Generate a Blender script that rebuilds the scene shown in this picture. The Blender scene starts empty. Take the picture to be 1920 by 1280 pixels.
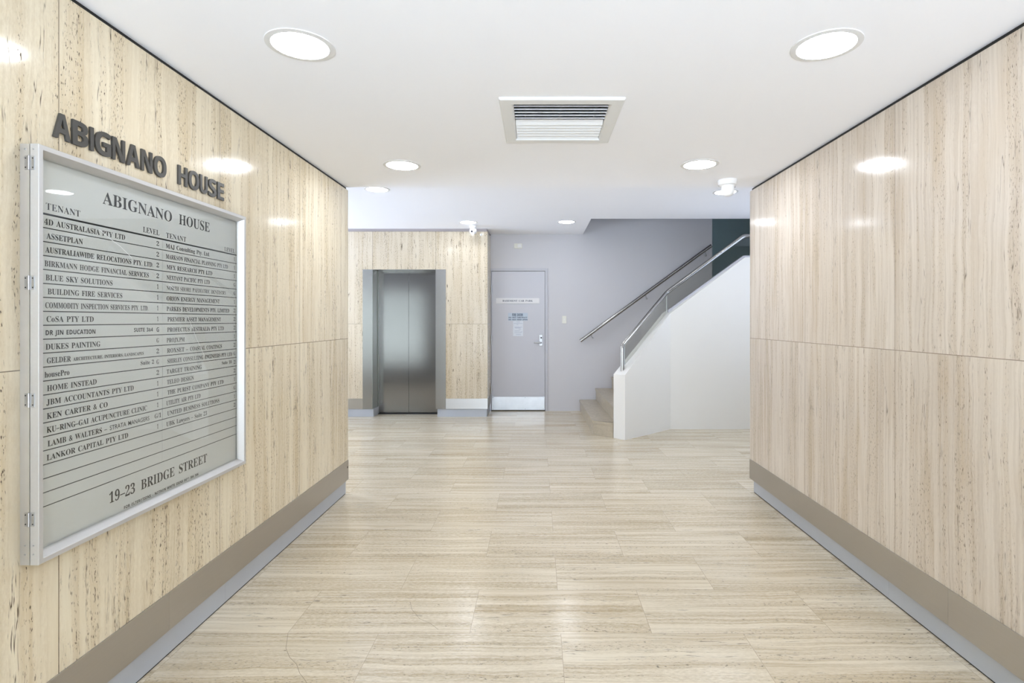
import bpy, math, random
from mathutils import Vector, Matrix

sc = bpy.context.scene
COL = sc.collection
PI = math.pi

# ------------------------------------------------------------------ camera, world, exposure
F, CX, CY, EYE = 1020.0, 1007.0, 600.0, 1.32          # focal length in pixels, vanishing point, eye height
cd = bpy.data.cameras.new('camera')
cd.sensor_width = 36.0
cd.lens = F / 1920.0 * 36.0
cd.shift_x = (960.0 - CX) / 1920.0
cd.shift_y = (CY - 640.0) / 1920.0
cd.clip_start = 0.05
cam = bpy.data.objects.new('camera', cd)
cam.location = (0, 0, EYE)
cam.rotation_euler = (PI / 2, 0, 0)
COL.objects.link(cam)
sc.camera = cam

sc.view_settings.view_transform = 'Standard'
sc.view_settings.look = 'None'
sc.view_settings.gamma = 1.0
sc.view_settings.use_curve_mapping = False
sc.view_settings.exposure = 0.07
LAMP = 83.0
DAY = 9.4
sc.cycles.use_denoising = True
sc.cycles.max_bounces = 10
sc.cycles.diffuse_bounces = 6
sc.cycles.sample_clamp_indirect = 6.0
sc.cycles.caustics_reflective = False
sc.cycles.caustics_refractive = False

world = bpy.data.worlds.new('daylight')
sc.world = world
world.use_nodes = True
wt = world.node_tree
bgn = wt.nodes['Background']
tc = wt.nodes.new('ShaderNodeTexCoord')
sp = wt.nodes.new('ShaderNodeSeparateXYZ')
rp = wt.nodes.new('ShaderNodeValToRGB')
wt.links.new(tc.outputs['Generated'], sp.inputs[0])
wt.links.new(sp.outputs['Z'], rp.inputs[0])
# ramp made brightest below the horizon to light the ceiling, dim above
for k_, (pos_, col_) in enumerate(((0.0, (2.95, 3.45, 4.6, 1)), (1.0, (0.22, 0.25, 0.31, 1)),
                                (0.36, (2.95, 3.45, 4.6, 1)), (0.43, (1.5, 1.65, 1.95, 1)), (0.50, (0.80, 0.88, 1.04, 1)), (0.58, (0.42, 0.48, 0.58, 1)))):
    el = rp.color_ramp.elements[k_] if k_ < 2 else rp.color_ramp.elements.new(pos_)
    el.position = pos_
    el.color = col_
zz = wt.nodes.new('ShaderNodeMapRange')
zz.inputs['From Min'].default_value = -1.0
wt.links.new(sp.outputs['Z'], zz.inputs['Value'])
wt.links.new(zz.outputs[0], rp.inputs[0])
wt.links.new(rp.outputs[0], bgn.inputs[0])
bgn.inputs[1].default_value = DAY


def portal(size, loc, turn):
    l = bpy.data.lights.new('daylight_portal', 'AREA')
    l.shape = 'RECTANGLE'
    l.size, l.size_y = size
    l.cycles.is_portal = True
    o = bpy.data.objects.new('daylight_portal', l)
    o.location = loc
    o.rotation_euler = (PI / 2, 0, turn)      # faces +Y, turned about Z
    COL.objects.link(o)


# ------------------------------------------------------------------ helpers
WLOC = {}


def px(x, y, Y):
    """the point of the place seen at pixel x, y at distance Y"""
    return ((x - CX) * Y / F, Y, EYE - (y - CY) * Y / F)


class MB:
    def __init__(self):
        self.v, self.f, self.mi = [], [], []

    def add(self, vs, fs, mi=0):
        n = len(self.v)
        self.v += [tuple(p) for p in vs]
        self.f += [tuple(i + n for i in f) for f in fs]
        self.mi += [mi] * len(fs)
        return self

    def box(self, x0, x1, y0, y1, z0, z1, mi=0):
        vs = [(x, y, z) for x in (x0, x1) for y in (y0, y1) for z in (z0, z1)]
        fs = [(0, 1, 3, 2), (4, 6, 7, 5), (0, 4, 5, 1), (2, 3, 7, 6), (0, 2, 6, 4), (1, 5, 7, 3)]
        return self.add(vs, fs, mi)

    def loops(self, rings, closed=True, cap=(True, True), mi=0):
        n = len(rings[0])
        vs = [p for r in rings for p in r]
        fs = []
        for i in range(len(rings) - 1):
            for j in range(n if closed else n - 1):
                k = (j + 1) % n
                fs.append((i * n + j, i * n + k, (i + 1) * n + k, (i + 1) * n + j))
        if cap[0]:
            fs.append(tuple(reversed(range(n))))
        if cap[1]:
            fs.append(tuple(range((len(rings) - 1) * n, len(rings) * n)))
        return self.add(vs, fs, mi)

    def prism(self, poly, z0, z1, mi=0):
        """plan polygon; z0, z1 numbers or one value per corner"""
        n = len(poly)
        a = z0 if isinstance(z0, (list, tuple)) else [z0] * n
        b = z1 if isinstance(z1, (list, tuple)) else [z1] * n
        return self.loops([[(p[0], p[1], a[i]) for i, p in enumerate(poly)],
                           [(p[0], p[1], b[i]) for i, p in enumerate(poly)]], mi=mi)

    def lathe(self, prof, c, axis='Z', seg=40, mi=0, cap=(True, True)):
        rings = []
        for r, h in prof:
            ring = []
            for i in range(seg):
                a = 2 * PI * i / seg
                u, w = r * math.cos(a), r * math.sin(a)
                if axis == 'Z':
                    ring.append((c[0] + u, c[1] + w, c[2] + h))
                elif axis == 'Y':
                    ring.append((c[0] + u, c[1] + h, c[2] + w))
                else:
                    ring.append((c[0] + h, c[1] + u, c[2] + w))
            rings.append(ring)
        return self.loops(rings, cap=cap, mi=mi)

    def tube(self, pts, r, seg=20, bend=0.0, mi=0):
        P = [Vector(p) for p in pts]
        path = [P[0]]
        for i in range(1, len(P) - 1):
            a, b, c = P[i - 1], P[i], P[i + 1]
            if bend > 0:
                d0 = (a - b).normalized() * min(bend, (a - b).length * .45)
                d1 = (c - b).normalized() * min(bend, (c - b).length * .45)
                for k in range(9):
                    t = k / 8
                    path.append((b + d0) * (1 - t) ** 2 + b * 2 * t * (1 - t) + (b + d1) * t * t)
            else:
                path.append(b)
        path.append(P[-1])
        rings = []
        up = None
        for i, p in enumerate(path):
            d = (path[min(i + 1, len(path) - 1)] - path[max(i - 1, 0)]).normalized()
            if up is None:
                up = d.orthogonal().normalized()
            up = (up - d * up.dot(d)).normalized()
            w = d.cross(up)
            rings.append([tuple(p + up * (r * math.cos(2 * PI * k / seg)) + w * (r * math.sin(2 * PI * k / seg)))
                          for k in range(seg)])
        return self.loops(rings, mi=mi)

    def text(self, s, style, a0, a1, base, cap, depth, plane, extrude=0.0, offset=0.0, thin=1.0):
        vs, fs, capH = glyphs(s, style, offset, extrude)
        if not vs:
            return self
        x0 = min(p[0] for p in vs)
        x1 = max(p[0] for p in vs)
        sx = (a1 - a0) / (x1 - x0)
        sy = cap / capH
        out = []
        for x, y, z in vs:
            a = a0 + (x - x0) * sx
            b = base + y * sy
            if plane == 'L':                # on the left wall, reads towards +Y, faces +X
                out.append((depth + z, a, b))
            else:                           # on a wall facing the viewer (-Y)
                out.append((a, depth - z, b))
        return self.add(out, fs)

    def build(self, name, mats, parent=None, origin='center', bevel=0.0, smooth=False, loc=None):
        ploc = Vector(WLOC[parent.name]) if parent is not None else Vector((0, 0, 0))
        if loc is not None:
            o = Vector(loc)
        elif origin == 'world':
            o = Vector((0, 0, 0)) if parent is None else ploc
        else:
            lo = [min(p[i] for p in self.v) for i in range(3)]
            hi = [max(p[i] for p in self.v) for i in range(3)]
            o = Vector(((lo[0] + hi[0]) / 2, (lo[1] + hi[1]) / 2, lo[2] if origin == 'base' else (lo[2] + hi[2]) / 2))
        me = bpy.data.meshes.new(name)
        me.from_pydata([tuple(Vector(p) - o) for p in self.v], [], self.f)
        if not isinstance(mats, (list, tuple)):
            mats = [mats]
        for m in mats:
            me.materials.append(m)
        if len(mats) > 1:
            me.polygons.foreach_set('material_index', self.mi)
        me.validate()
        import bmesh
        bm = bmesh.new()
        bm.from_mesh(me)
        bmesh.ops.recalc_face_normals(bm, faces=bm.faces)
        bm.to_mesh(me)
        bm.free()
        if smooth:
            for p in me.polygons:
                p.use_smooth = True
        ob = bpy.data.objects.new(name, me)
        COL.objects.link(ob)
        if parent is not None:
            ob.parent = parent
        ob.location = o - ploc
        WLOC[ob.name] = tuple(o)
        if bevel:
            b = ob.modifiers.new('edge', 'BEVEL')
            b.width = bevel
            b.segments = 2
            b.limit_method = 'ANGLE'
        if smooth:
            try:
                e = ob.modifiers.new('edges', 'EDGE_SPLIT')
                e.split_angle = math.radians(38)
            except Exception:
                pass
        return ob


def empty(name, loc):
    o = bpy.data.objects.new(name, None)
    COL.objects.link(o)
    o.location = loc
    o.empty_display_size = 0.1
    WLOC[o.name] = tuple(loc)
    return o


def tag(o, label, cat, group=None):
    o['label'] = label
    o['category'] = cat
    if group:
        o['group'] = group
    return o


def struct(o, label=None):
    o['kind'] = 'structure'
    if label:
        o['label'] = label
    return o


# lettering comes from the text objects' built-in typeface (its mathematical bold letters have serifs)
STYLES = {'serif': (0x1D400, 0x1D41A, 0x1D7CE), 'bold': (0x1D5D4, 0x1D5EE, 0x1D7EC), 'plain': None}
CAPH = {}


def raw_glyphs(s, style, offset, extrude):
    t = STYLES[style]
    body = ''
    for ch in s:
        if t and 'A' <= ch <= 'Z':
            body += chr(t[0] + ord(ch) - 65)
        elif t and 'a' <= ch <= 'z':
            body += chr(t[1] + ord(ch) - 97)
        elif t and '0' <= ch <= '9':
            body += chr(t[2] + ord(ch) - 48)
        else:
            body += ch
    cu = bpy.data.curves.new('lettering', 'FONT')
    cu.body = body
    cu.resolution_u = 3
    cu.offset = offset
    cu.extrude = extrude
    cu.space_word = 1.5
    ob = bpy.data.objects.new('lettering', cu)
    COL.objects.link(ob)
    dg = bpy.context.evaluated_depsgraph_get()
    dg.update()
    me = bpy.data.meshes.new_from_object(ob.evaluated_get(dg))
    vs = [tuple(v.co) for v in me.vertices]
    fs = [tuple(p.vertices) for p in me.polygons]
    bpy.data.objects.remove(ob)
    bpy.data.curves.remove(cu)
    bpy.data.meshes.remove(me)
    return vs, fs


def glyphs(s, style, offset, extrude):
    if style not in CAPH:
        v, _ = raw_glyphs('H', style, 0, 0)
        CAPH[style] = max(p[1] for p in v) - min(p[1] for p in v)
    v, f = raw_glyphs(s, style, offset, extrude)
    return v, f, CAPH[style]


# ------------------------------------------------------------------ materials
def newmat(name):
    m = bpy.data.materials.new(name)
    m.use_nodes = True
    nt = m.node_tree
    return m, nt, nt.nodes['Principled BSDF']


def simple(name, col, rough=0.5, metal=0.0, noise=0.03, nscale=30.0, spec=0.5, emit=None, es=0.0, stretch=None):
    m, nt, b = newmat(name)
    b.inputs['Roughness'].default_value = rough
    b.inputs['Metallic'].default_value = metal
    b.inputs['Specular IOR Level'].default_value = spec
    tcn = nt.nodes.new('ShaderNodeTexCoord')
    mp = nt.nodes.new('ShaderNodeMapping')
    nz = nt.nodes.new('ShaderNodeTexNoise')
    nz.inputs['Scale'].default_value = nscale
    nz.inputs['Detail'].default_value = 4
    nz.inputs['Distortion'].default_value = 1.5 if noise > .25 else 0.0
    if stretch:
        mp.inputs['Scale'].default_value = stretch
    mx = nt.nodes.new('ShaderNodeMix')
    mx.data_type = 'RGBA'
    c0 = [max(0, c * (1 - noise)) for c in col]
    c1 = [min(1, c * (1 + noise)) for c in col]
    mx.inputs[6].default_value = (*c0, 1)
    mx.inputs[7].default_value = (*c1, 1)
    nt.links.new(tcn.outputs['Object'], mp.inputs[0])
    nt.links.new(mp.outputs[0], nz.inputs['Vector'])
    nt.links.new(nz.outputs['Fac'], mx.inputs[0])
    nt.links.new(mx.outputs[2], b.inputs['Base Color'])
    if emit:
        b.inputs['Emission Color'].default_value = (*emit, 1)
        b.inputs['Emission Strength'].default_value = es
    return m


def glass(name, tint=(0.93, 0.97, 0.95), refl=1.0):
    m = bpy.data.materials.new(name)
    m.use_nodes = True
    nt = m.node_tree
    nt.nodes.clear()
    out = nt.nodes.new('ShaderNodeOutputMaterial')
    tr = nt.nodes.new('ShaderNodeBsdfTransparent')
    gl = nt.nodes.new('ShaderNodeBsdfGlossy')
    lw = nt.nodes.new('ShaderNodeLayerWeight')
    lw.inputs['Blend'].default_value = 0.5
    fr = nt.nodes.new('ShaderNodeMapRange')           # mirror share rises from 4 % face-on towards 1 edge-on
    pw = nt.nodes.new('ShaderNodeMath')
    pw.operation = 'POWER'
    pw.inputs[1].default_value = 4.0
    nt.links.new(lw.outputs['Facing'], pw.inputs[0])
    nt.links.new(pw.outputs[0], fr.inputs['Value'])
    fr.inputs['To Min'].default_value = 0.04
    mx = nt.nodes.new('ShaderNodeMixShader')
    tr.inputs[0].default_value = (*tint, 1)
    gl.inputs['Roughness'].default_value = 0.02
    ml = nt.nodes.new('ShaderNodeMath')
    ml.operation = 'MULTIPLY'
    ml.inputs[1].default_value = refl
    nt.links.new(fr.outputs[0], ml.inputs[0])
    nt.links.new(ml.outputs[0], mx.inputs[0])
    nt.links.new(tr.outputs[0], mx.inputs[1])
    nt.links.new(gl.outputs[0], mx.inputs[2])
    nt.links.new(mx.outputs[0], out.inputs[0])
    return m


def travertine(name, across, along, light, dark, pit, bw, bh, shift, joint, pits=1.0, rough=0.12, offset=0.0,
               streak=1.0, tilevar=0.06, mortar=0.0016, fine=1.0, brick_swap=False, seed0=0.0, zone0=0.49, grain=0.0, stain=0.6):
    """veined stone in slabs. across / along: the axes across and along the veins"""
    m, nt, b = newmat(name)
    N, L = nt.nodes, nt.links

    def math_(op, a, c=None, clamp=False):
        n = N.new('ShaderNodeMath')
        n.operation = op
        n.use_clamp = clamp
        for i, x in enumerate((a, c)):
            if x is None:
                continue
            if isinstance(x, (int, float)):
                n.inputs[i].default_value = x
            else:
                L.new(x, n.inputs[i])
        return n.outputs[0]

    def ramp(x, lo, hi):
        n = N.new('ShaderNodeMapRange')
        n.interpolation_type = 'SMOOTHSTEP'
        n.inputs['From Min'].default_value = lo
        n.inputs['From Max'].default_value = hi
        L.new(x, n.inputs['Value'])
        return n.outputs['Result']

    tcn = N.new('ShaderNodeTexCoord')
    se = N.new('ShaderNodeSeparateXYZ')
    L.new(tcn.outputs['Object'], se.inputs[0])
    A = se.outputs['XYZ'.index(across)]
    B = se.outputs['XYZ'.index(along)]
    cb = N.new('ShaderNodeCombineXYZ')
    if brick_swap:
        L.new(math_('ADD', B, shift[0]), cb.inputs[0])
        L.new(math_('ADD', A, shift[1]), cb.inputs[1])
    else:
        L.new(math_('ADD', A, shift[0]), cb.inputs[0])
        L.new(math_('ADD', B, shift[1]), cb.inputs[1])
    br = N.new('ShaderNodeTexBrick')
    br.offset = offset
    br.offset_frequency = 2
    br.squash = 1.0
    br.inputs['Color1'].default_value = (0, 0, 0, 1)
    br.inputs['Color2'].default_value = (1, 1, 1, 1)
    br.inputs['Mortar'].default_value = (0.5, 0.5, 0.5, 1)
    br.inputs['Scale'].default_value = 1.0
    br.inputs['Mortar Size'].default_value = mortar
    br.inputs['Mortar Smooth'].default_value = 0.0
    br.inputs['Brick Width'].default_value = bw
    br.inputs['Row Height'].default_value = bh
    L.new(cb.outputs[0], br.inputs['Vector'])
    rnd = N.new('ShaderNodeSeparateColor')
    L.new(br.outputs['Color'], rnd.inputs[0])
    R = rnd.outputs[0]
    J = br.outputs['Fac']

    def noise(sa, sb, detail=4, rough_=0.55, seed=0.0, a=None):
        c = N.new('ShaderNodeCombineXYZ')
        L.new(math_('MULTIPLY', a if a is not None else A, sa), c.inputs[0])
        L.new(math_('MULTIPLY', B, sb), c.inputs[1])
        L.new(math_('ADD', math_('MULTIPLY', R, 17.0), seed), c.inputs[2])
        n = N.new('ShaderNodeTexNoise')
        n.inputs['Scale'].default_value = 1.0
        n.inputs['Detail'].default_value = detail
        n.inputs['Roughness'].default_value = rough_
        L.new(c.outputs[0], n.inputs['Vector'])
        return n.outputs['Fac']

    wob = noise(5.0, 2.6, 3, 0.6, 3.3)
    A2 = math_('ADD', A, math_('MULTIPLY', math_('SUBTRACT', wob, 0.5), 0.045))
    band = noise(9.0, 0.30, 5, 0.62, 1.0, A2)
    fine_ = noise(75.0, 0.9, 4, 0.6, 5.0, A2)
    cloud = noise(2.2, 1.4, 3, 0.5, 9.0)
    mixf = math_('ADD', math_('MULTIPLY', ramp(band, 0.36, 0.72), 0.50 * streak),
                 math_('MULTIPLY', ramp(fine_, 0.40, 0.72), 0.34 * streak * fine))
    if grain:
        gr = noise(150.0, 48.0, 3, 0.65, 61.0)
        mixf = math_('ADD', mixf, math_('MULTIPLY', math_('SUBTRACT', gr, 0.5), math_('MULTIPLY', ramp(band, 0.30, 0.62), 2.4 * grain)))
    mixf = math_('ADD', mixf, math_('MULTIPLY', math_('SUBTRACT', cloud, 0.5), 0.5), True)
    mc = N.new('ShaderNodeMix')
    mc.data_type = 'RGBA'
    mc.inputs[6].default_value = (*light, 1)
    mc.inputs[7].default_value = (*dark, 1)
    L.new(mixf, mc.inputs[0])
    # per-slab tone
    hv = N.new('ShaderNodeHueSaturation')
    L.new(math_('ADD', 1.0 - tilevar / 2, math_('MULTIPLY', R, tilevar)), hv.inputs['Value'])
    L.new(mc.outputs[2], hv.inputs['Color'])
    # pits: little elongated voids gathered along some veins, and thin dark vein lines
    zone = ramp(noise(24.0, 0.7, 3, 0.6, 21.0 + seed0, A2), zone0, zone0 + .12)
    stain_ = ramp(noise(7.0, 0.9, 4, 0.6, 71.0 + seed0, A2), 0.50, 0.70)
    mst = N.new('ShaderNodeMix')
    mst.data_type = 'RGBA'
    mst.inputs[7].default_value = (*[d * k for d, k in zip(dark, (0.93, 0.86, 0.74))], 1)
    L.new(math_('MULTIPLY', math_('ADD', math_('MULTIPLY', stain_, 0.45), math_('MULTIPLY', zone, 0.40)), stain, True), mst.inputs[0])
    L.new(hv.outputs[0], mst.inputs[6])
    holes = ramp(noise(260.0, 60.0, 2, 0.5, 31.0, A2), 0.60, 0.68)
    holes2 = ramp(noise(190.0, 18.0, 3, 0.6, 37.0, A2), 0.66, 0.73)
    ridge = noise(13.0, 0.55, 4, 0.55, 41.0, A2)
    line = math_('SUBTRACT', 1.0, ramp(math_('ABSOLUTE', math_('SUBTRACT', ridge, 0.52)), 0.0, 0.0065))
    lbreak = ramp(noise(30.0, 9.0, 3, 0.7, 51.0), 0.48, 0.60)
    pm = math_('MAXIMUM', math_('MULTIPLY', zone, math_('MAXIMUM', holes, holes2)),
               math_('MULTIPLY', line, lbreak))
    pm = math_('MULTIPLY', pm, 0.8 * pits, True)
    mp_ = N.new('ShaderNodeMix')
    mp_.data_type = 'RGBA'
    mp_.inputs[7].default_value = (*pit, 1)
    L.new(pm, mp_.inputs[0])
    L.new(mst.outputs[2], mp_.inputs[6])
    mj = N.new('ShaderNodeMix')
    mj.data_type = 'RGBA'
    mj.inputs[7].default_value = (*joint, 1)
    L.new(math_('MULTIPLY', J, 0.75), mj.inputs[0])
    L.new(mp_.outputs[2], mj.inputs[6])
    L.new(mj.outputs[2], b.inputs['Base Color'])
    rr = math_('ADD', rough, math_('MULTIPLY', pm, 0.5))
    rr = math_('ADD', rr, math_('MULTIPLY', math_('SUBTRACT', cloud, 0.5), 0.06))
    L.new(rr, b.inputs['Roughness'])
    bu = N.new('ShaderNodeBump')
    bu.inputs['Strength'].default_value = 0.25
    bu.inputs['Distance'].default_value = 0.002
    bu.invert = True
    L.new(math_('MAXIMUM', pm, J), bu.inputs['Height'])
    L.new(bu.outputs[0], b.inputs['Normal'])
    return m


M = {}
M['stone_left'] = travertine('travertine_left', 'Y', 'Z', (0.80, 0.72, 0.555), (0.59, 0.49, 0.335), (0.085, 0.055, 0.028),
                             0.832, 1.18, (-0.807, 0.0), (0.10, 0.07, 0.04), pits=1.35, zone0=0.49, grain=0.5, stain=0.65)
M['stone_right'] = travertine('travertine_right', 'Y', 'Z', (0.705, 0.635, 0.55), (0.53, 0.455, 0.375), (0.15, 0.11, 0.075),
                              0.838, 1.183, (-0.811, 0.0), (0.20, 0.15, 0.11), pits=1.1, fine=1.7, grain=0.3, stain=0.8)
M['stone_back'] = travertine('travertine_back', 'X', 'Z', (0.68, 0.60, 0.47), (0.50, 0.41, 0.28), (0.10, 0.065, 0.035),
                             0.863, 1.268, (2.247, 0.0), (0.05, 0.04, 0.03), pits=1.6, seed0=4.0, zone0=0.46, grain=0.7, stain=0.5, fine=0.6, streak=0.75)
M['stone_return'] = travertine('travertine_return', 'Y', 'Z', (0.74, 0.66, 0.50), (0.57, 0.46, 0.29), (0.15, 0.10, 0.05),
                               0.863, 1.268, (0.2, 0.0), (0.05, 0.04, 0.03), pits=0.6)
M['stone_floor'] = travertine('travertine_floor', 'Y', 'X', (0.745, 0.67, 0.53), (0.47, 0.385, 0.26), (0.15, 0.12, 0.08),
                              0.768, 0.37, (-0.1 + 7.68, -2.292 + 7.4), (0.38, 0.31, 0.23), pits=1.2, rough=0.20, zone0=0.46, grain=0.8,
                              offset=0.5, tilevar=0.07, mortar=0.0010, fine=1.6, brick_swap=True)
M['stone_step'] = simple('veined_step_stone', (0.47, 0.41, 0.315), 0.35, noise=0.30, nscale=4.5, stretch=(3.0, 1.2, 3.0))
M['ceiling'] = simple('ceiling_paint', (0.935, 0.945, 0.985), 0.75, noise=0.008, nscale=3, spec=0.2)
M['wall_grey'] = simple('grey_wall_paint', (0.64, 0.635, 0.67), 0.5, noise=0.012, nscale=4, spec=0.3)
M['white_wall'] = simple('white_wall_paint', (0.83, 0.82, 0.79), 0.5, noise=0.012, nscale=4, spec=0.3)
M['teal_wall'] = simple('teal_wall_paint', (0.46, 0.62, 0.65), 0.5, noise=0.03, nscale=4, spec=0.3)
M['dim_wall'] = simple('unseen_wall_dark', (0.17, 0.165, 0.155), 0.5)  # unseen wall, coloured dark so the lift doors reflect less light
M['gap_black'] = simple('shadow_gap_black', (0.008, 0.007, 0.006), 0.6)
M['gap_mauve'] = simple('cornice_strip_grey', (0.40, 0.36, 0.36), 0.6)
M['strip'] = simple('brushed_kick_strip', (0.46, 0.43, 0.385), 0.38, 0.85, noise=0.03, nscale=6, stretch=(1, 1, 30))
M['strip_back'] = simple('brushed_kick_strip_back', (0.62, 0.62, 0.62), 0.34, 0.9, noise=0.03, nscale=6, stretch=(1, 1, 30))
M['strip_dull'] = simple('dull_kick_strip', (0.40, 0.40, 0.40), 0.85, noise=0.03, spec=0.05)
M['plinth'] = simple('grey_plinth', (0.45, 0.475, 0.52), 0.4, noise=0.03, nscale=8)
M['steel'] = simple('brushed_stainless', (0.37, 0.365, 0.355), 0.27, 1.0, noise=0.05, nscale=5, stretch=(40, 40, 0.6))
M['steel_door'] = simple('brushed_stainless_doors', (0.30, 0.295, 0.29), 0.17, 1.0, noise=0.05, nscale=5, stretch=(40, 40, 0.6))
M['steel_shaded'] = simple('brushed_stainless_shaded', (0.26, 0.27, 0.25), 0.30, 1.0, noise=0.05, nscale=5, stretch=(40, 40, 0.6))  # same stainless, shade of the recess put into its colour
M['tube'] = simple('satin_stainless_tube', (0.42, 0.41, 0.39), 0.25, 1.0, noise=0.03, nscale=40)
M['chrome'] = simple('chrome', (0.42, 0.42, 0.43), 0.38, 1.0, noise=0.02)
M['alu'] = simple('satin_aluminium', (0.60, 0.595, 0.59), 0.42, 0.6, noise=0.04, nscale=8, stretch=(20, 1, 20))
M['alu_box'] = simple('aged_aluminium', (0.66, 0.65, 0.64), 0.42, 0.9, noise=0.10, nscale=14)
M['zinc'] = simple('zinc_hinge', (0.50, 0.51, 0.53), 0.35, 1.0, noise=0.08, nscale=60)
M['panel'] = simple('silver_panel', (0.74, 0.74, 0.735), 0.40, 0.1, noise=0.02, nscale=12, stretch=(1, 1, 12))
M['panel_black'] = simple('black_backing', (0.02, 0.02, 0.02), 0.6)
M['ink'] = simple('black_lettering', (0.018, 0.017, 0.016), 0.55)
M['letter'] = simple('dark_grey_letter', (0.055, 0.051, 0.045), 0.45, noise=0.05)
M['door_paint'] = simple('grey_door_paint', (0.60, 0.605, 0.665), 0.42, noise=0.012, nscale=5)
M['frame_paint'] = simple('grey_frame_paint', (0.55, 0.555, 0.61), 0.42, noise=0.012, nscale=5)
M['kick'] = simple('worn_kick_plate', (0.60, 0.61, 0.63), 0.33, 0.8, noise=0.12, nscale=9)
M['dark'] = simple('dark_gap', (0.02, 0.02, 0.022), 0.7)
M['white_plastic'] = simple('white_plastic', (0.82, 0.82, 0.82), 0.35, noise=0.01)
M['cream_plastic'] = simple('cream_plastic', (0.78, 0.77, 0.70), 0.35, noise=0.01)
M['vent'] = simple('vent_metal', (0.78, 0.785, 0.78), 0.45, noise=0.01)
M['vent_dark'] = simple('vent_duct', (0.22, 0.23, 0.26), 0.6)
M['lamp_ring'] = simple('downlight_ring', (0.76, 0.76, 0.76), 0.4, noise=0.01)
M['lamp'] = simple('downlight_diffuser', (0.9, 0.9, 0.9), 0.5, emit=(0.945, 0.985, 1.055), es=LAMP)
M['lamp_near'] = simple('downlight_diffuser_near', (0.9, 0.9, 0.9), 0.5, emit=(0.945, 0.985, 1.055), es=LAMP * 0.44)
M['lamp_lobby'] = simple('downlight_diffuser_lobby', (0.9, 0.9, 0.9), 0.5, emit=(0.945, 0.985, 1.055), es=LAMP * 0.5)
M['lamp_added'] = simple('downlight_diffuser_added', (0.9, 0.9, 0.9), 0.5, emit=(0.945, 0.985, 1.055), es=LAMP * 1.9)  # for the added lamps out of view on the left
M['sign_white'] = simple('white_sign_plate', (0.80, 0.80, 0.83), 0.4, noise=0.01)
M['sign_blue'] = simple('pale_blue_sign_plate', (0.52, 0.60, 0.70), 0.4, noise=0.02)
M['sign_ink'] = simple('navy_lettering', (0.03, 0.05, 0.12), 0.5)
M['note_ink'] = simple('faint_print', (0.42, 0.47, 0.60), 0.6)
M['paper'] = simple('paper', (0.74, 0.78, 0.86), 0.6, noise=0.02)
M['glass'] = glass('balustrade_glass', (0.87, 0.875, 0.85))
M['glass_board'] = glass('board_glass', (0.97, 0.98, 0.97))
M['glass_window'] = glass('window_glass', (0.95, 0.97, 0.95))
M['glass_tinted'] = glass('tinted_glass', (0.46, 0.47, 0.44))
M['glass_side'] = glass('grey_glass', (0.70, 0.705, 0.705))  # tint trims the light from the added left window
M['glass_dark'] = glass('dark_glass', (0.36, 0.365, 0.365))  # tint trims the light from the added right window
M['glass_edge'] = simple('glass_edge', (0.62, 0.68, 0.64), 0.3)
M['crack'] = simple('glass_crack', (0.80, 0.81, 0.81), 0.5)
M['floor_crack'] = simple('floor_crack', (0.20, 0.16, 0.11), 0.7)
M['lens'] = simple('camera_lens', (0.01, 0.01, 0.015), 0.1)
M['lens_ring'] = simple('camera_led', (0.30, 0.30, 0.32), 0.3)

# ------------------------------------------------------------------ setting
XL, XR = -1.441, 1.636
YL, YR = 4.147, 4.18
YF = -3.2                       # entrance end, behind the viewer
ZC, ZU = 2.327, 2.57            # corridor ceiling, lobby ceiling
YB, YD = 7.43, 7.92             # lift wall, fire-door wall
XRET = -0.677                   # where the lift wall ends

floor = MB()
floor.box(-5.7, 4.2, YF - .15, 9.0, -0.12, 0.0)
floor = struct(floor.build('floor', M['stone_floor'], origin='world'))

crk = MB()
for pts in ([(540, 1188), (536, 1215), (543, 1232), (556, 1245), (562, 1262), (570, 1272), (583, 1292)],
            [(769, 1128), (772, 1142), (787, 1160), (806, 1168), (822, 1180)]):
    P = [((x - CX) * EYE / (y - CY), F * EYE / (y - CY)) for x, y in pts]
    for i in range(len(P) - 1):
        (ax, ay), (bx, by) = P[i], P[i + 1]
        d = Vector((bx - ax, by - ay)).normalized() * 0.0007
        crk.add([(ax - d.y, ay + d.x, .0004), (ax + d.y, ay - d.x, .0004), (bx + d.y, by - d.x, .0004), (bx - d.y, by + d.x, .0004)],
                [(0, 1, 2, 3)])
ck = crk.build('crack', M['floor_crack'], floor)
ck['label'] = 'thin dark cracks in the stone floor'

VX0, VX1, VY0, VY1 = -0.173, 0.400, 2.457, 3.065    # ceiling vent plate
hx0, hx1, hy0, hy1 = VX0 + .05, VX1 - .05, VY0 + .05, VY1 - .05
c = MB()
c.box(XL - .4, hx0, YF, 4.125, ZC, ZU + .2)
c.box(hx1, XR + .4, YF, 4.125, ZC, ZU + .2)
c.box(hx0, hx1, YF, hy0, ZC, ZU + .2)
c.box(hx0, hx1, hy1, 4.125, ZC, ZU + .2)
struct(c.build('ceiling', M['ceiling'], origin='world'))
c = MB()
c.box(-5.5, 4.2, 4.125, 6.71, ZU, ZU + .2)
c.box(-5.5, 0.668, 6.71, 8.1, ZU, ZU + .2)
struct(c.build('ceiling_lobby', M['ceiling'], origin='world'))

# stone corridor walls with dark gap above, metal strip and plinth below
struct(MB().box(XL - .3, XL, YF, YL, 0.11, ZC - .019).build('wall_left', M['stone_left'], origin='world'))
struct(MB().box(XR, XR + .3, YF, YR, 0.108, ZC - .019).build('wall_right', M['stone_right'], origin='world'))
struct(MB().box(XL - .3, XL - .012, YF, YL - .01, ZC - .019, ZC).build('trim_1', M['gap_black']))
struct(MB().box(XR + .012, XR + .3, YF, YR - .01, ZC - .019, ZC).build('trim_2', M['gap_black']))

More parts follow.
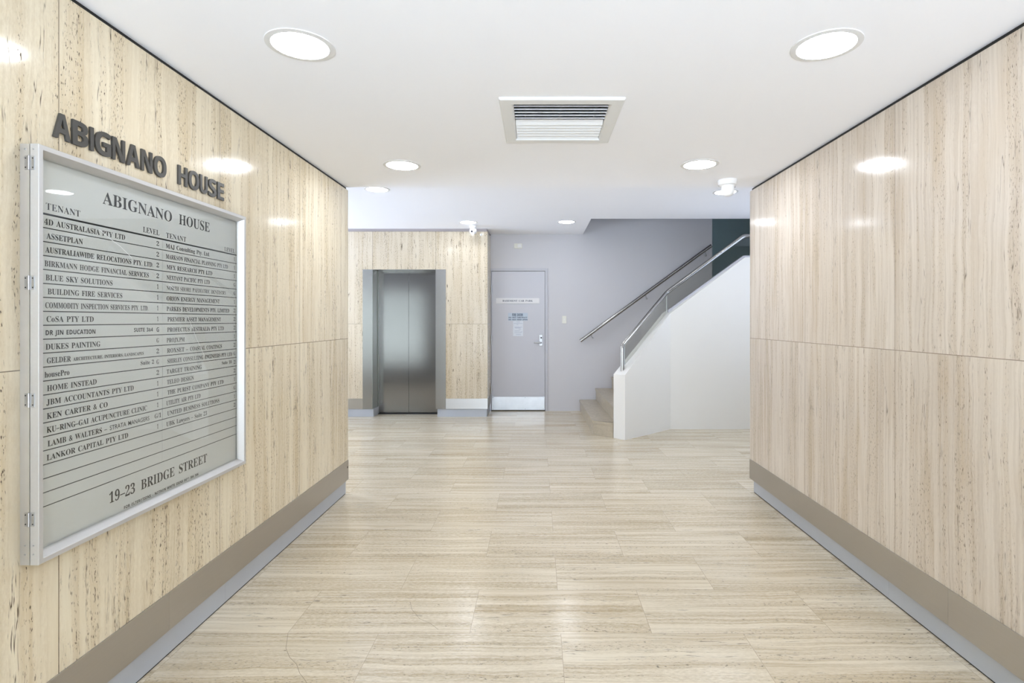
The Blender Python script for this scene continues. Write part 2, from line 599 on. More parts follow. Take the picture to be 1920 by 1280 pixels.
for side, x, sgn, ye, zt in (('left', XL, 1, YL, .256), ('right', XR, -1, YR, .254)):
    e = struct(empty('baseboard_' + side, (x, 0, 0)))
    n = 5
    ys = [YF] + [ye - 2.02 * k for k in range(3, -1, -1)]
    s = MB()
    for k in range(len(ys) - 1):
        a, b2 = sorted((x - .002 * sgn, x + .004 * sgn))
        s.box(a, b2, ys[k] + .0008, ys[k + 1], .108, zt)
    s.build('metal_strip', M['strip'], e, bevel=.0006)
    rec = .014 if side == 'left' else .026
    p = MB()
    ys = [YF] + [ye - .01 - 1.6 * k for k in range(4, -1, -1)]
    for k in range(len(ys) - 1):
        a, b2 = sorted((x - .3 * sgn, x - rec * sgn))
        p.box(a, b2, ys[k] + .0008, ys[k + 1], .006, .1085)
    p.build('plinth', M['plinth'], e)
    a, b2 = sorted((x - .3 * sgn, x - (rec + .002) * sgn))
    MB().box(a, b2, YF, ye - .012, 0, .0062).build('floor_joint', M['gap_black'], e)
    if side == 'left':
        h = MB().lathe([(.006, .0046), (.009, .0042), (.009, .002)], (x, ye - .02, .205), 'X', 12)
        h.build('screw_hole', M['dark'], e)

# lift wall: stone slabs left, over and right of the lift
OX0, OX1, OZ = -2.247, -1.384, 2.012
struct(MB().box(-5.5, OX0, YB, YD + .2, .108, 2.529).build('wall_back_left', M['stone_back'], origin='world'))
struct(MB().box(OX1, XRET - .002, YB, YD + .2, .108, 2.529).build('wall_back_right', M['stone_back'], origin='world'))
struct(MB().box(OX0, OX1, YB, 7.685, OZ, 2.529).build('wall_back_top', M['stone_back'], origin='world'))
struct(MB().box(XRET - .002, XRET, YB + .0005, YD + .2, .108, 2.529).build('wall_return', M['stone_return'], origin='world'))
t = MB()
t.box(-5.5, XRET - .012, YB + .015, YD + .2, 2.529, ZU)
struct(t.build('trim_3', M['gap_mauve']))
e = struct(empty('baseboard_back', (-1.8, YB, 0)))
MB().box(-5.5, -2.382, YB - .003, YB + .01, .108, .249).build('metal_strip', M['strip'], e, bevel=.0006)
MB().box(-1.246, XRET + .002, YB - .003, YB + .01, .108, .249).build('metal_strip', M['strip_back'], e, bevel=.0006)
MB().box(XRET - .01, XRET + .003, YB + .001, YD - .03, .108, .249).build('metal_strip', M['strip_dull'], e, bevel=.0006)
MB().box(-5.5, -2.236, YB + .004, YD + .19, 0, .1085).build('plinth', M['plinth'], e)
MB().box(-1.362, -.688, YB + .008, YD + .19, 0, .1085).build('plinth', M['plinth'], e)

# wall with the fire door, running on up the stairwell
DX0, DX1, DZ = -0.664, 0.118, 2.035
w = MB()
w.box(DX1 + .036, 2.55, YD, YD + .2, 0, 4.4)
w.box(XRET, DX1 + .036, YD, YD + .2, DZ + .038, 4.4)
struct(w.build('wall_far', M['wall_grey'], origin='world'))
w = MB()
w.box(2.3, 4.4, 9.0, 9.15, 0, 4.4)
w.box(2.55, 2.56, YD + .2, 9.0, 0, 4.4)
struct(w.build('wall_stair_head', M['teal_wall'], origin='world'))
w = MB()
w.box(.468, .668, 6.72, YD, ZU + .2, 4.4)
w.box(.468, 4.2, 6.51, 6.71, ZU + .2, 4.4)
w.box(.468, 4.4, 6.51, 9.15, 4.4, 4.5)
w.box(4.2, 4.4, 6.3, 9.0, 0, 4.4)
w.box(4.2, 4.4, 4.0, 4.3, 0, 4.4)
w.box(4.2, 4.4, 4.3, 6.3, 0, .1)
w.box(4.2, 4.4, 4.3, 6.3, 2.42, 4.4)
struct(w.build('wall_stairwell', M['wall_grey'], origin='world'))
struct(MB().box(2.55, 4.2, 6.74, 9.0, 1.285, 1.485).build('floor_landing', M['stone_floor'], origin='world'))

# hidden ends of the lobby and the entrance, with glazing; both end windows are added for light
w = MB()
w.box(-5.7, -5.5, 4.0, 8.1, 0, .1)
w.box(-5.7, -5.5, 4.0, 8.1, ZU - .15, ZU + .2)
w.box(-5.7, -5.5, 4.0, 4.3, .1, ZU - .15)
w.box(-5.7, -5.5, 7.3, 8.1, .1, ZU - .15)
struct(w.build('wall_lobby_end', M['white_wall'], origin='world'))
e = struct(empty('added_window_left', (-5.6, 5.8, .1)))  # unseen opening added to light the lobby from the left
fr = MB()
for y in (4.3, 5.27, 6.27, 7.24):
    fr.box(-5.63, -5.57, y, y + .06, .1, ZU - .15)
fr.box(-5.63, -5.57, 4.3, 7.3, .1, .16)
fr.box(-5.63, -5.57, 4.3, 7.3, ZU - .21, ZU - .15)
fr.build('window_frame', M['alu'], e)
MB().box(-5.603, -5.597, 4.3, 7.3, .1, ZU - .15).build('pane', M['glass_side'], e)
portal((3.0, ZU - .25), (-5.71, 5.8, ZU / 2), -PI / 2)
w = MB()
WX0, WX1, WZ0, WZ1 = -5.2, -2.3, .38, 1.95
w.box(-5.5, XL - .3, 4.0, 4.12, 0, WZ0)
w.box(-5.5, XL - .3, 4.0, 4.12, WZ1, ZU + .2)
w.box(-5.5, WX0, 4.0, 4.12, WZ0, WZ1)
w.box(WX1, XL - .3, 4.0, 4.12, WZ0, WZ1)
w.box(XR + .3, 4.2, 4.0, 4.12, 0, ZU + .2)
struct(w.build('wall_front', M['dim_wall'], origin='world'))
e = struct(empty('window_1', ((WX0 + WX1) / 2, 4.06, WZ0)))
fr = MB()
for x in (WX0, (WX0 + WX1) / 2 - .03, WX1 - .06):
    fr.box(x, x + .06, 4.03, 4.09, WZ0, WZ1)
fr.box(WX0, WX1, 4.03, 4.09, WZ0, WZ0 + .06)
fr.box(WX0, WX1, 4.03, 4.09, WZ1 - .06, WZ1)
fr.build('window_frame', M['alu'], e)
MB().box(WX0, WX1, 4.055, 4.061, WZ0, WZ1).build('pane', M['glass_tinted'], e)
portal((WX1 - WX0, WZ1 - WZ0), ((WX0 + WX1) / 2, 4.0, (WZ0 + WZ1) / 2), 0)

e = struct(empty('added_window_right', (4.3, 5.3, .1)))  # unseen opening added to even out the lobby light from the right
fr = MB()
for y in (4.3, 5.27, 6.24):
    fr.box(4.27, 4.33, y, y + .06, .1, 2.42)
fr.box(4.27, 4.33, 4.3, 6.3, .1, .16)
fr.box(4.27, 4.33, 4.3, 6.3, 2.36, 2.42)
fr.build('window_frame', M['alu'], e)
MB().box(4.297, 4.303, 4.3, 6.3, .1, 2.42).build('pane', M['glass_dark'], e)
portal((2.0, 2.32), (4.41, 5.3, 1.26), PI / 2)
w = MB()
w.box(XL - .3, XL + .02, YF - .15, YF, 0, ZC)
w.box(XR - .02, XR + .3, YF - .15, YF, 0, ZC)
w.box(XL - .3, XR + .3, YF - .15, YF, ZC - .06, ZU + .2)
struct(w.build('wall_entrance', M['white_wall'], origin='world'))
e = struct(empty('window_2', (0.1, YF - .08, 0)))
fr = MB()
for x in (XL + .02, -.70, .07, .84, XR - .08):
    fr.box(x, x + .06, YF - .11, YF - .05, 0, ZC - .06)
fr.box(XL + .02, XR - .02, YF - .11, YF - .05, 0, .1)
fr.box(XL + .02, XR - .02, YF - .11, YF - .05, ZC - .12, ZC - .06)
fr.build('window_frame', M['alu'], e)
MB().box(XL + .02, XR - .02, YF - .084, YF - .078, 0, ZC - .06).build('pane', M['glass_window'], e)
portal((XR - XL - .1, ZC - .2), ((XL + XR) / 2, YF - .16, ZC / 2), 0)

# ------------------------------------------------------------------ lift
YLD = 7.69
lift = tag(empty('elevator', ((OX0 + OX1) / 2, YLD, 0)),
           'stainless steel lift with two closed sliding doors set in the stone wall', 'elevator')
mid = (OX0 + OX1) / 2
MB().box(OX0 + .001, mid - .0015, YLD, YLD + .03, .012, OZ + .0).build('door_panel', M['steel_door'], lift, bevel=.001)
MB().box(mid + .0015, OX1 - .001, YLD, YLD + .03, .012, OZ + .0).build('door_panel', M['steel_door'], lift, bevel=.001)
MB().box(OX0 + .001, OX1 - .001, YLD + .032, YLD + .05, 0, OZ + .0).build('shaft_backing', M['dark'], lift)
MB().box(OX0, OX1, YLD - .05, YLD + .03, 0, .006).build('sill', M['dark'], lift)
j = MB()
j.box(-2.382, OX0 + .001, YB - .003, YB, .108, OZ)
j.build('jamb', M['steel'], lift, bevel=.0008)
j = MB()
j.box(OX1 - .001, -1.246, YB - .003, YB, .108, OZ)
j.box(OX1 - .001, OX1, YB, YLD - .001, .108, OZ)
j.build('jamb', M['steel'], lift, bevel=.0008)
MB().box(OX0, OX0 + .002, YB, YLD - .001, .108, OZ).box(OX0 + .002, OX0 + .012, YLD - .03, YLD - .001, .108, OZ).build('reveal', M['steel_shaded'], lift)
MB().box(OX0 + .003, OX1 - .003, YB + .001, YLD - .001, OZ - .003, OZ).build('head', M['steel'], lift)

# ------------------------------------------------------------------ fire door
e = struct(empty('door_1', ((DX0 + DX1) / 2, YD, 0)), 'grey painted fire door with steel kick plate')
fr = MB()
fr.box(DX1, DX1 + .036, YD - .012, YD + .12, 0, DZ + .038)
fr.box(XRET + .001, DX1, YD - .012, YD + .12, DZ, DZ + .038)
fr.box(XRET + .001, DX0, YD - .012, YD + .12, 0, DZ)
fr.build('door_frame', M['frame_paint'], e, bevel=.002)
MB().box(DX0, DX1, YD + .05, YD + .12, 0, DZ).build('gap_backing', M['dark'], e)  # dark sheet standing in for the shade in the gap round the leaf
leaf = MB().box(DX0 + .003, DX1 - .004, YD, YD + .045, .012, DZ - .005).build('door_leaf', M['door_paint'], e, bevel=.0015)
kp = MB()
kp.box(DX0 + .006, DX1 - .008, YD - .003, YD + .001, .014, .205)
kp.build('kick_plate', M['kick'], leaf)
for x in (DX0 + .022, (DX0 + DX1) / 2 + .1, DX1 - .026):
    for z in (.028, .192):
        MB().lathe([(.004, -.0015), (.004, 0)], (x, YD - .003, z), 'Y', 10).build('screw', M['dark'], leaf)
lk = MB()
lk.box(.031, .0815, YD - .010, YD + .001, .947, 1.11)
lk = lk.build('lock_plate', M['chrome'], leaf, bevel=.003)
MB().lathe([(.011, -.014), (.011, 0)], (.060, YD - .008, 1.064), 'Y', 16).build('lock_cylinder', M['dark'], leaf)
MB().tube([(.060, YD - .005, .993), (.060, YD - .06, .993), (-.047, YD - .062, .996)], .0095, 14, .018).build(
    'lever_handle', M['chrome'], leaf, smooth=True)
for z in (1.76, 1.04, .31):
    MB().tube([(DX0 - .001, YD - .016, z - .05), (DX0 - .001, YD - .016, z + .05)], .007, 10).build('hinge', M['zinc'], leaf)
for x in (-.637, -.443):
    MB().lathe([(.006, -.0012), (.006, 0)], (x, YD, 1.93), 'Y', 12).build('screw_hole', M['frame_paint'], leaf)

s = MB().box(-.598, .035, YD - .008, YD - .0005, 1.562, 1.640)
s = s.build('door_sign', M['sign_white'], bevel=.002)
tag(s, 'long white sign on grey fire door reading BASEMENT CAR PARK', 'sign')
MB().text('BASEMENT CAR PARK', 'serif', -.502, -.062, 1.588, .026, YD - .0086, 'F').build('lettering', M['sign_ink'], s)
s = MB().box(-.422, -.136, YD - .004, YD - .0005, 1.312, 1.425).build('door_sign', M['sign_blue'])
tag(s, 'pale blue fire door notice with navy lettering, middle of the grey door', 'sign')
q = MB()
q.text('FIRE DOOR', 'bold', -.362, -.206, 1.378, .038, YD - .0046, 'F', offset=.012)
q.text('DO NOT OBSTRUCT', 'bold', -.414, -.143, 1.350, .017, YD - .0046, 'F', offset=.012)
q.text('DO NOT KEEP OPEN', 'bold', -.414, -.140, 1.319, .017, YD - .0046, 'F', offset=.012)
q.build('lettering', M['sign_ink'], s)
s = MB().box(-.349, -.202, YD - .0025, YD - .0005, 1.088, 1.308).build('paper_notice', M['paper'])
tag(s, 'small sheet of paper stuck below the pale blue sign on the grey door', 'notice')
q = MB()
random.seed(4)
for z, a, b2 in ((1.291, .05, .10), (1.270, .012, .137), (1.256, .05, .075), (1.215, .02, .135), (1.203, .03, .11), (1.185, .08, .115),
                 (1.160, .02, .1), (1.147, .11, .135), (1.135, .02, .12), (1.108, .04, .115)):
    q.box(-.349 + a, -.349 + b2, YD - .003, YD - .0024, z, z + .005)
q.build('print_lines', M['note_ink'], s)

sw = empty('light_switch', (.396, YD, 1.273))
tag(sw, 'white upright light switch plate on grey wall right of the fire door', 'light switch')
MB().box(.365, .427, YD - .008, YD, 1.273, 1.382).build('plate', M['cream_plastic'], sw, bevel=.003)
MB().box(.390, .402, YD - .012, YD - .007, 1.318, 1.342).build('rocker', M['white_plastic'], sw, bevel=.001)
se = empty('sensor_box', (-.275, YD, 2.36))
tag(se, 'small cream sensor box on grey wall above the fire door', 'sensor')
MB().box(-.333, -.216, YD - .018, YD, 2.362, 2.434).build('plate', M['cream_plastic'], se, bevel=.004)
MB().box(-.285, -.226, YD - .026, YD - .017, 2.374, 2.424).build('cover', M['white_plastic'], se, bevel=.004)

# ------------------------------------------------------------------ stairs and their low wall
st = tag(empty('staircase', (1.5, 7.3, 0)), 'stone staircase climbing right behind the white sloping wall', 'staircase')
IL = lambda x: 6.092 + (x - .857) * .68 / .7332 + .012       # inner face of the diagonal low wall
RISE, GO = .165, .23
for i in range(8):
    x0, z = .632 + GO * i, RISE * (i + 1)
    x1 = min(x0 + GO + .02, 2.548)
    yb = YD - .003
    if i == 0:
        poly = [(.628, yb), (.646, 6.268), (.852, 6.105), (.90, IL(.90)), (x1, IL(x1)), (x1, yb)]
    elif i == 1:
        poly = [(.857, yb), (.881, IL(.881)), (x1, IL(x1)), (x1, yb)]
    elif i == 2:
        poly = [(1.088, yb), (1.10, IL(1.10)), (x1, IL(x1)), (x1, yb)]
    else:
        yi = max(6.745, IL(x0) if x0 < 1.545 else 6.745)
        poly = [(x0, yb), (x0, min(yi, IL(x0)) if x0 < 1.545 else 6.745), (min(1.545, x1) if x0 < 1.545 else x0 + .001, 6.745), (x1, 6.745), (x1, yb)]
    body = MB().prism(poly, z - RISE, z - .03).build('step', M['stone_step'], st)
    n = [(p[0] - (.012 if k < (3 if i == 0 else 2) else 0), p[1]) for k, p in enumerate(poly)]
    if i == 0:
        n[1] = (n[1][0], n[1][1] - .008)
        n[2] = (poly[2][0], poly[2][1] - .004)
    elif n[1][1] < 6.74:
        n[1] = (n[1][0], IL(n[1][0]))
    MB().prism(n, z - .03, z).build('tread', M['stone_step'], body, bevel=.0015)

A_, B_, C_, D_ = (.857, 6.092), (.967, 5.984), (1.614, 6.584), (1.551, 6.736)
w = MB()
zs, zm, zt = .715, 1.404, 2.082
XT = 2.52
w.prism([A_, B_, C_, D_], 0, [zs, zs, zm, zm])
w.prism([D_, C_, (XT, 6.584), (XT, 6.736)], 0, [zm, zm, zt, zt])
w.prism([(XT, 6.736), (XT, 6.584), (4.2, 6.584), (4.2, 6.736)], 0, zt)
struct(w.build('wall_stair', M['white_wall'], origin='world'), 'low white wall sloping up beside the stairs')

# glass, channel and rail on the low wall
P0, P1, P2 = (.955, 6.09), (1.588, 6.662), (2.529, 6.662)
r0, r1, r2 = 1.033, 1.66, 2.352


def vplate(p, q, zp, zq, th, mi=(0, 0)):
    """upright plate from p to q in plan; zp, zq = (bottom, top) at each end"""
    d = Vector((q[0] - p[0], q[1] - p[1]))
    nrm = Vector((-d.y, d.x)).normalized() * th / 2
    a = [(p[0] + nrm.x, p[1] + nrm.y), (p[0] - nrm.x, p[1] - nrm.y)]
    b_ = [(q[0] + nrm.x, q[1] + nrm.y), (q[0] - nrm.x, q[1] - nrm.y)]
    vs = [(*a[0], zp[0]), (*a[1], zp[0]), (*a[1], zp[1]), (*a[0], zp[1]),
          (*b_[0], zq[0]), (*b_[1], zq[0]), (*b_[1], zq[1]), (*b_[0], zq[1])]
    m_ = MB()
    m_.add(vs, [(0, 1, 5, 4), (1, 2, 6, 5), (2, 3, 7, 6), (3, 0, 4, 7)], mi[0])
    m_.add(vs, [(0, 3, 2, 1), (4, 5, 6, 7)], mi[1])
    return m_


def lerp(p, q, t):
    return tuple(p[i] + (q[i] - p[i]) * t for i in range(len(p)))


hr = tag(empty('stair_balustrade', (P0[0], P0[1], .735)),
         'bent stainless rail over glass panels, rising along the low white stair wall', 'balustrade')

zA = lambda t: .715 + (1.404 - .715) * (t * .863 + .115)    # wall top along the diagonal, from post to bend
g = vplate(lerp(P0, P1, .05), lerp(P0, P1, .992), (zA(.05) - .004, r0 + (r1 - r0) * .05), (zA(.992) - .004, r0 + (r1 - r0) * .992), .008, (0, 1))
g.build('glass_panel', [M['glass'], M['glass_edge']], hr)
zB = lambda x: zm + (zt - zm) * (x - 1.58) / (XT - 1.58)
g = MB()
top = [(1.594, zB(1.594) + .002, r1 + .006), (2.515, zt - .002, r2 - .004), (3.6, zt + .002, r2 - .004)]
vs, fs = [], []
for x, a, b2 in top:
    vs += [(x, 6.657, a), (x, 6.667, a), (x, 6.667, b2), (x, 6.657, b2)]
for k in range(2):
    o = 4 * k
    fs += [(o, o + 4, o + 5, o + 1), (o + 1, o + 5, o + 6, o + 2), (o + 2, o + 6, o + 7, o + 3), (o + 3, o + 7, o + 4, o)]
g.add(vs, fs, 0)
g.add(vs, [(0, 1, 2, 3), (11, 10, 9, 8)], 1)
g.build('glass_panel', [M['glass'], M['glass_edge']], hr)
ch = MB()
vs = []
for x, z0_ in ((1.60, zB(1.60)), (XT, zt), (3.6, zt)):
    vs += [(x, 6.636, z0_ - .01), (x, 6.688, z0_ - .01), (x, 6.688, z0_ + .026), (x, 6.636, z0_ + .026)]
fs = []
for k in range(2):
    o = 4 * k
    fs += [(o, o + 4, o + 5, o + 1), (o + 1, o + 5, o + 6, o + 2), (o + 2, o + 6, o + 7, o + 3), (o + 3, o + 7, o + 4, o)]
ch.add(vs, fs + [(0, 1, 2, 3), (11, 10, 9, 8)])
ch.build('glass_channel', M['frame_paint'], hr)
MB().tube([(P0[0], P0[1], .735), (P0[0], P0[1], r0), (P1[0], P1[1], r1), (P2[0], P2[1], r2), (3.7, P2[1], r2)], .0235, 24, .035).build(
    'rail', M['tube'], hr, smooth=True)
MB().lathe([(.03, 0), (.03, .004), (.025, .006)], (P0[0], P0[1], .735), 'Z', 24).build('post_collar', M['tube'], hr, smooth=True)

wr = tag(empty('wall_handrail', (1.5, YD - .08, 1.0)), 'straight stainless handrail fixed to the grey wall along the stairs', 'handrail')
ra, rb = Vector((.623, YD - .08, 1.02)), Vector((2.511, YD - .08, 2.396))
MB().tube([ra, rb], .0235, 24).build('rail', M['tube'], wr, smooth=True)
for t_ in (.085, .5, .955):
    p = ra.lerp(rb, t_)
    MB().tube([p + Vector((0, 0, -.02)), p + Vector((0.004, 0, -.06)), p + Vector((.03, .05, -.075)), p + Vector((.03, .079, -.075))], .006, 10, .02).build(
        'bracket', M['chrome'], wr, smooth=True)
    MB().lathe([(.014, -.005), (.014, 0)], (p.x + .03, YD - .001, p.z - .075), 'Y', 20).build('bracket_plate', M['chrome'], wr)

# ------------------------------------------------------------------ ceiling fittings
def downlight(x, y, z, label):
    e_ = empty('downlight', (x, y, z))
    tag(e_, label, 'ceiling light', 'recessed ceiling downlights')
    MB().lathe([(.121, .0), (.120, -.003), (.100, -.0045), (.0985, -.003), (.0985, 0)], (x, y, z), 'Z', 56, cap=(False, False)).build(
        'trim_ring', M['lamp_ring'], e_, smooth=True)
    MB().lathe([(.099, -.0015), (.099, -.0035)], (x, y, z), 'Z', 56).build('diffuser', M['lamp_near'], e_)
    return e_


def copy_thing(src, loc, label):
    n = src.copy()
    COL.objects.link(n)
    n.location = loc
    n['label'] = label
    for ch_ in src.children:
        k = ch_.copy()
        COL.objects.link(k)
        k.parent = n
        if k.name.startswith('diffuser') and (loc[2] > ZC + .1 or loc[1] > 2.5):      # lamps of different strength
            k.data = k.data.copy()
            k.data.materials[0] = M['lamp' if loc[2] < ZC + .1 or loc[0] > 2.4 else 'lamp_lobby' if -2.2 < loc[0] < 2.4 else 'lamp_added']
    return n


d0 = downlight(-.868, 1.995, ZC, 'large nearest round ceiling light on the left, above the left stone wall')
for x, y, z, lab in (
        (1.06, 1.995, ZC, 'large nearest round ceiling light on the right, above the right stone wall'),
        (-.878, 3.54, ZC, 'round ceiling light between the vent and the far left wall end'),
        (1.052, 3.52, ZC, 'round ceiling light just before the white ceiling sensor on the right'),
        (-1.53, 5.2, ZU, 'round lobby ceiling light nearest the end of the left stone wall'),
        (1.838, 5.31, ZU, 'round lobby ceiling light seen behind the white ceiling sensor'),
        (-.879, 6.95, ZU, 'small far ceiling light just above the white dome camera'),
        (.375, 6.92, ZU, 'small far ceiling light in front of the grey wall beside the stairs opening'),
        (-3.4, 5.8, ZU, 'added unseen ceiling light brightening the lobby, left of the lift'),  # from here on, lamps added out of view to brighten the lobby
        (-4.8, 5.8, ZU, 'added unseen ceiling light brightening the lobby, farthest left'),
        (2.6, 5.3, ZU, 'added unseen ceiling light just behind the end of the right stone wall'),
        (3.6, 5.3, ZU, 'added unseen ceiling light farthest right, behind the right stone wall')):
    copy_thing(d0, (x, y, z), lab)

v = tag(empty('ceiling_vent', ((VX0 + VX1) / 2, (VY0 + VY1) / 2, ZC)), 'square white air vent with slats in the middle of the ceiling', 'vent')
zb = ZC - .012
fr = MB()
rings = []
for (dx, z) in ((0, ZC), (0, zb + .004), (.006, zb), (.055, zb), (.062, zb + .01), (.062, ZC + .02)):
    rings.append([(VX0 + dx, VY0 + dx, z), (VX1 - dx, VY0 + dx, z), (VX1 - dx, VY1 - dx, z), (VX0 + dx, VY1 - dx, z)])
fr.loops(rings, cap=(False, False)).build('frame', M['vent'], v)
hb = MB()
hb.box(hx0 + .002, hx1 - .002, hy0 + .002, hy1 - .002, ZC + .13, ZC + .135)
hb.box(hx0 + .002, hx0 + .006, hy0 + .002, hy1 - .002, ZC + .0, ZC + .13)
hb.box(hx1 - .006, hx1 - .002, hy0 + .002, hy1 - .002, ZC + .0, ZC + .13)
hb.box(hx0 + .002, hx1 - .002, hy0 + .002, hy0 + .006, ZC + .0, ZC + .13)
hb.box(hx0 + .002, hx1 - .002, hy1 - .006, hy1 - .002, ZC + .0, ZC + .13)
hb.build('duct', M['vent_dark'], v)
ix0, ix1 = VX0 + .064, VX1 - .064
iy0, iy1 = VY0 + .064, VY1 - .064
ym = (iy0 + iy1) / 2


def slat(y, z, wdt, ang, name='slat'):
    ca, sa = math.cos(ang) * wdt / 2, math.sin(ang) * wdt / 2
    na, nb = -math.sin(ang) * .0016, math.cos(ang) * .0016
    pts = [(y - ca + na, z - sa + nb), (y + ca + na, z + sa + nb), (y + ca - na, z + sa - nb), (y - ca - na, z - sa - nb)]
    return MB().loops([[(ix0, a, b_) for a, b_ in pts], [(ix1, a, b_) for a, b_ in pts]]).build(name, M['vent'], v)


nn = 6
for k in range(nn):
    slat(iy0 + .012 + (ym - iy0 - .012) * k / nn, ZC + .006, .040, math.radians(28))
for k in range(6):
    slat(ym + .018 + (iy1 - ym - .018) * k / 5.4, ZC + .004, .034, math.radians(-33))
for x in (ix0 + .05, (ix0 + ix1) / 2, ix1 - .05):
    MB().box(x - .003, x + .003, iy0, ym, ZC + .022, ZC + .034).build('support_bar', M['vent_dark'], v)

sx, sy = 1.372, 3.92
s = tag(empty('ceiling_sensor', (sx, sy, ZC)), 'white round motion sensor hanging from the ceiling near the right wall', 'sensor')
MB().lathe([(.068, 0), (.068, -.012), (.064, -.034), (.05, -.040)], (sx, sy, ZC), 'Z', 40).build('base', M['white_plastic'], s, smooth=True)
MB().lathe([(.045, -.036), (.046, -.07), (.043, -.09), (.034, -.105), (.018, -.114), (.004, -.116)], (sx + .004, sy, ZC), 'Z', 40).build(
    'sensor_head', M['white_plastic'], s, smooth=True)
MB().lathe([(.004, 0), (.004, .004)], (sx + .045, sy - .028, ZC - .055), 'Y', 8).build('screw', M['lens_ring'], s)

kx, ky = -.846, 7.2
k_ = tag(empty('dome_camera', (kx, ky, ZU)), 'white turret security camera on the ceiling by the lift wall', 'camera')
MB().lathe([(.052, 0), (.052, -.02), (.047, -.034), (.02, -.036)], (kx, ky, ZU), 'Z', 36).build('base', M['white_plastic'], k_, smooth=True)
b = MB()
prof = [(.049 * math.sin(a), -.049 * math.cos(a)) for a in [PI * i / 14 for i in range(1, 14)]]
b.lathe(prof, (kx, ky, ZU - .070), 'Z', 36).build('ball', M['white_plastic'], k_, smooth=True)
MB().lathe([(.012, -.008), (.013, .01)], (kx - .012, ky - .046, ZU - .083), 'Y', 20).build('lens', M['lens'], k_)
MB().lathe([(.009, -.005), (.011, .012)], (kx + .021, ky - .043, ZU - .083), 'Y', 20).build('infrared_lamp', M['lens_ring'], k_)
cc = MB().lathe([(.006, -.016), (.012, -.012), (.015, -.004), (.015, 0)], ((902 - CX) * YB / F, YB, EYE + 160 * YB / F), 'Y', 20).build(
    'cable_cap', M['white_plastic'], smooth=True)
tag(cc, 'tiny white round cap on stone wall beside the security camera', 'cap')

# ------------------------------------------------------------------ raised letters on the left wall
XF = XL + .0074
yof = lambda x, X: F * abs(X) / (CX - x)
ORD = {'A': 'first', 'N': 'first', 'O': 'first'}
wordlab = [('A', 101.5, 133.5, 'first big dark letter A at the near end of the wall lettering'),
           ('B', 137, 166.2, 'big dark letter B between the first A and the I on the stone wall'),
           ('I', 169.5, 176.5, 'big dark letter I between B and G on the stone wall'),
           ('G', 179, 208.8, 'big dark letter G on the stone wall above the directory board'),
           ('N', 211.5, 235.2, 'first big dark letter N, right after the G on the stone wall'),
           ('A', 238, 262.8, 'second big dark letter A, between the two Ns on the stone wall'),
           ('N', 266, 286.4, 'second big dark letter N, just before the first O on the stone wall'),
           ('O', 289.5, 312.6, 'big dark letter O ending the first word on the stone wall'),
           ('H', 335, 352.2, 'big dark letter H starting the second word on the stone wall'),
           ('O', 354.5, 374, 'big dark letter O after the H on the stone wall'),
           ('U', 375.8, 389.8, 'big dark letter U between O and S on the stone wall'),
           ('S', 391.8, 406.4, 'big dark letter S between U and E on the stone wall'),
           ('E', 408.5, 420.5, 'big dark letter E at the far end of the wall lettering')]
for chx, xa, xb, lab in wordlab:
    ext = .0036
    l = MB().box(XL + .0002, XF, yof(xa + .8, XF), yof(xb, XF), 1.866, 1.9415) if chx == 'I' else MB().text(chx, 'bold', yof(xa, XF), yof(xb, XF), 1.866, .0755, XL + ext + .0002, 'L', extrude=ext, offset=.006)
    l = l.build('sign_letter', M['letter'], origin='base')
    tag(l, lab, 'letter', 'raised letters on the left wall')

# ------------------------------------------------------------------ directory board on the left wall
BY0, BY1, BZ0, BZ1 = 1.516, 2.596, .637, 1.812
XBF = XL + .052
bd = tag(empty('directory_board', (XL, (BY0 + BY1) / 2, BZ0)), 'silver framed glazed tenant directory board on the left stone wall', 'board')


def ring(prof):
    """rectangular ring; prof = list of (inset, X)"""
    rs = []
    for d, X in prof:
        rs.append([(X, BY0 + d, BZ0 + d), (X, BY1 - d, BZ0 + d), (X, BY1 - d, BZ1 - d), (X, BY0 + d, BZ1 - d)])
    return rs


XP = XL + .0195       # front of the silver panels
MB().loops(ring([(.012, XL), (0, XL), (0, XL + .0265), (.012, XL + .0265), (.012, XL)]), cap=(False, False)).build('back_box', M['alu_box'], bd)
dfr = MB().loops(ring([(.020, XP + .0045), (0, XL + .0285), (0, XBF - .001), (.001, XBF), (.0135, XBF), (.0145, XBF - .001), (.030, XP + .0045), (.020, XP + .0045)]), cap=(False, False)).build(
    'door_frame', M['alu'], bd)
MB().box(XL + .002, XP - .002, BY0 + .012, BY1 - .012, BZ0 + .012, BZ1 - .012).build('backing', M['panel_black'], bd)
for z in (1.758, 1.424, 1.097, .765):
    h = MB()
    h.box(XL + .0145, XL + .0265, BY0 - .0022, BY0, z - .019, z + .019)
    h.box(XL + .0288, XL + .0405, BY0 - .0022, BY0, z - .019, z + .019)
    h = h.build('hinge', M['zinc'], dfr)
    MB().tube([(XL + .0275, BY0 - .003, z - .0195), (XL + .0275, BY0 - .003, z + .0195)], .0032, 12).build('hinge_pin', M['chrome'], h, smooth=True)
    for dx in (.0175, .0375):
        for dz in (-.013, .013):
            MB().lathe([(.0016, -.0012), (.0018, 0)], (XL + dx, BY0 - .0022, z + dz), 'Y', 10).build('screw', M['dark'], h)
for z in (1.797, 1.772, .692, .667):
    for dx in (.014, .037):
        MB().lathe([(.0024, -.0014), (.0028, 0)], (XL + dx, BY0, z), 'Y', 12).build('screw', M['zinc'], bd)

PY0, PY1 = BY0 + .013, BY1 - .013
YDIV = 2.063
ZT, ZBm, NR = 1.627, .782, 21
RH = (ZT - ZBm) / NR
TX = XP + .0004


def yp(x):
    return yof(x, TX)


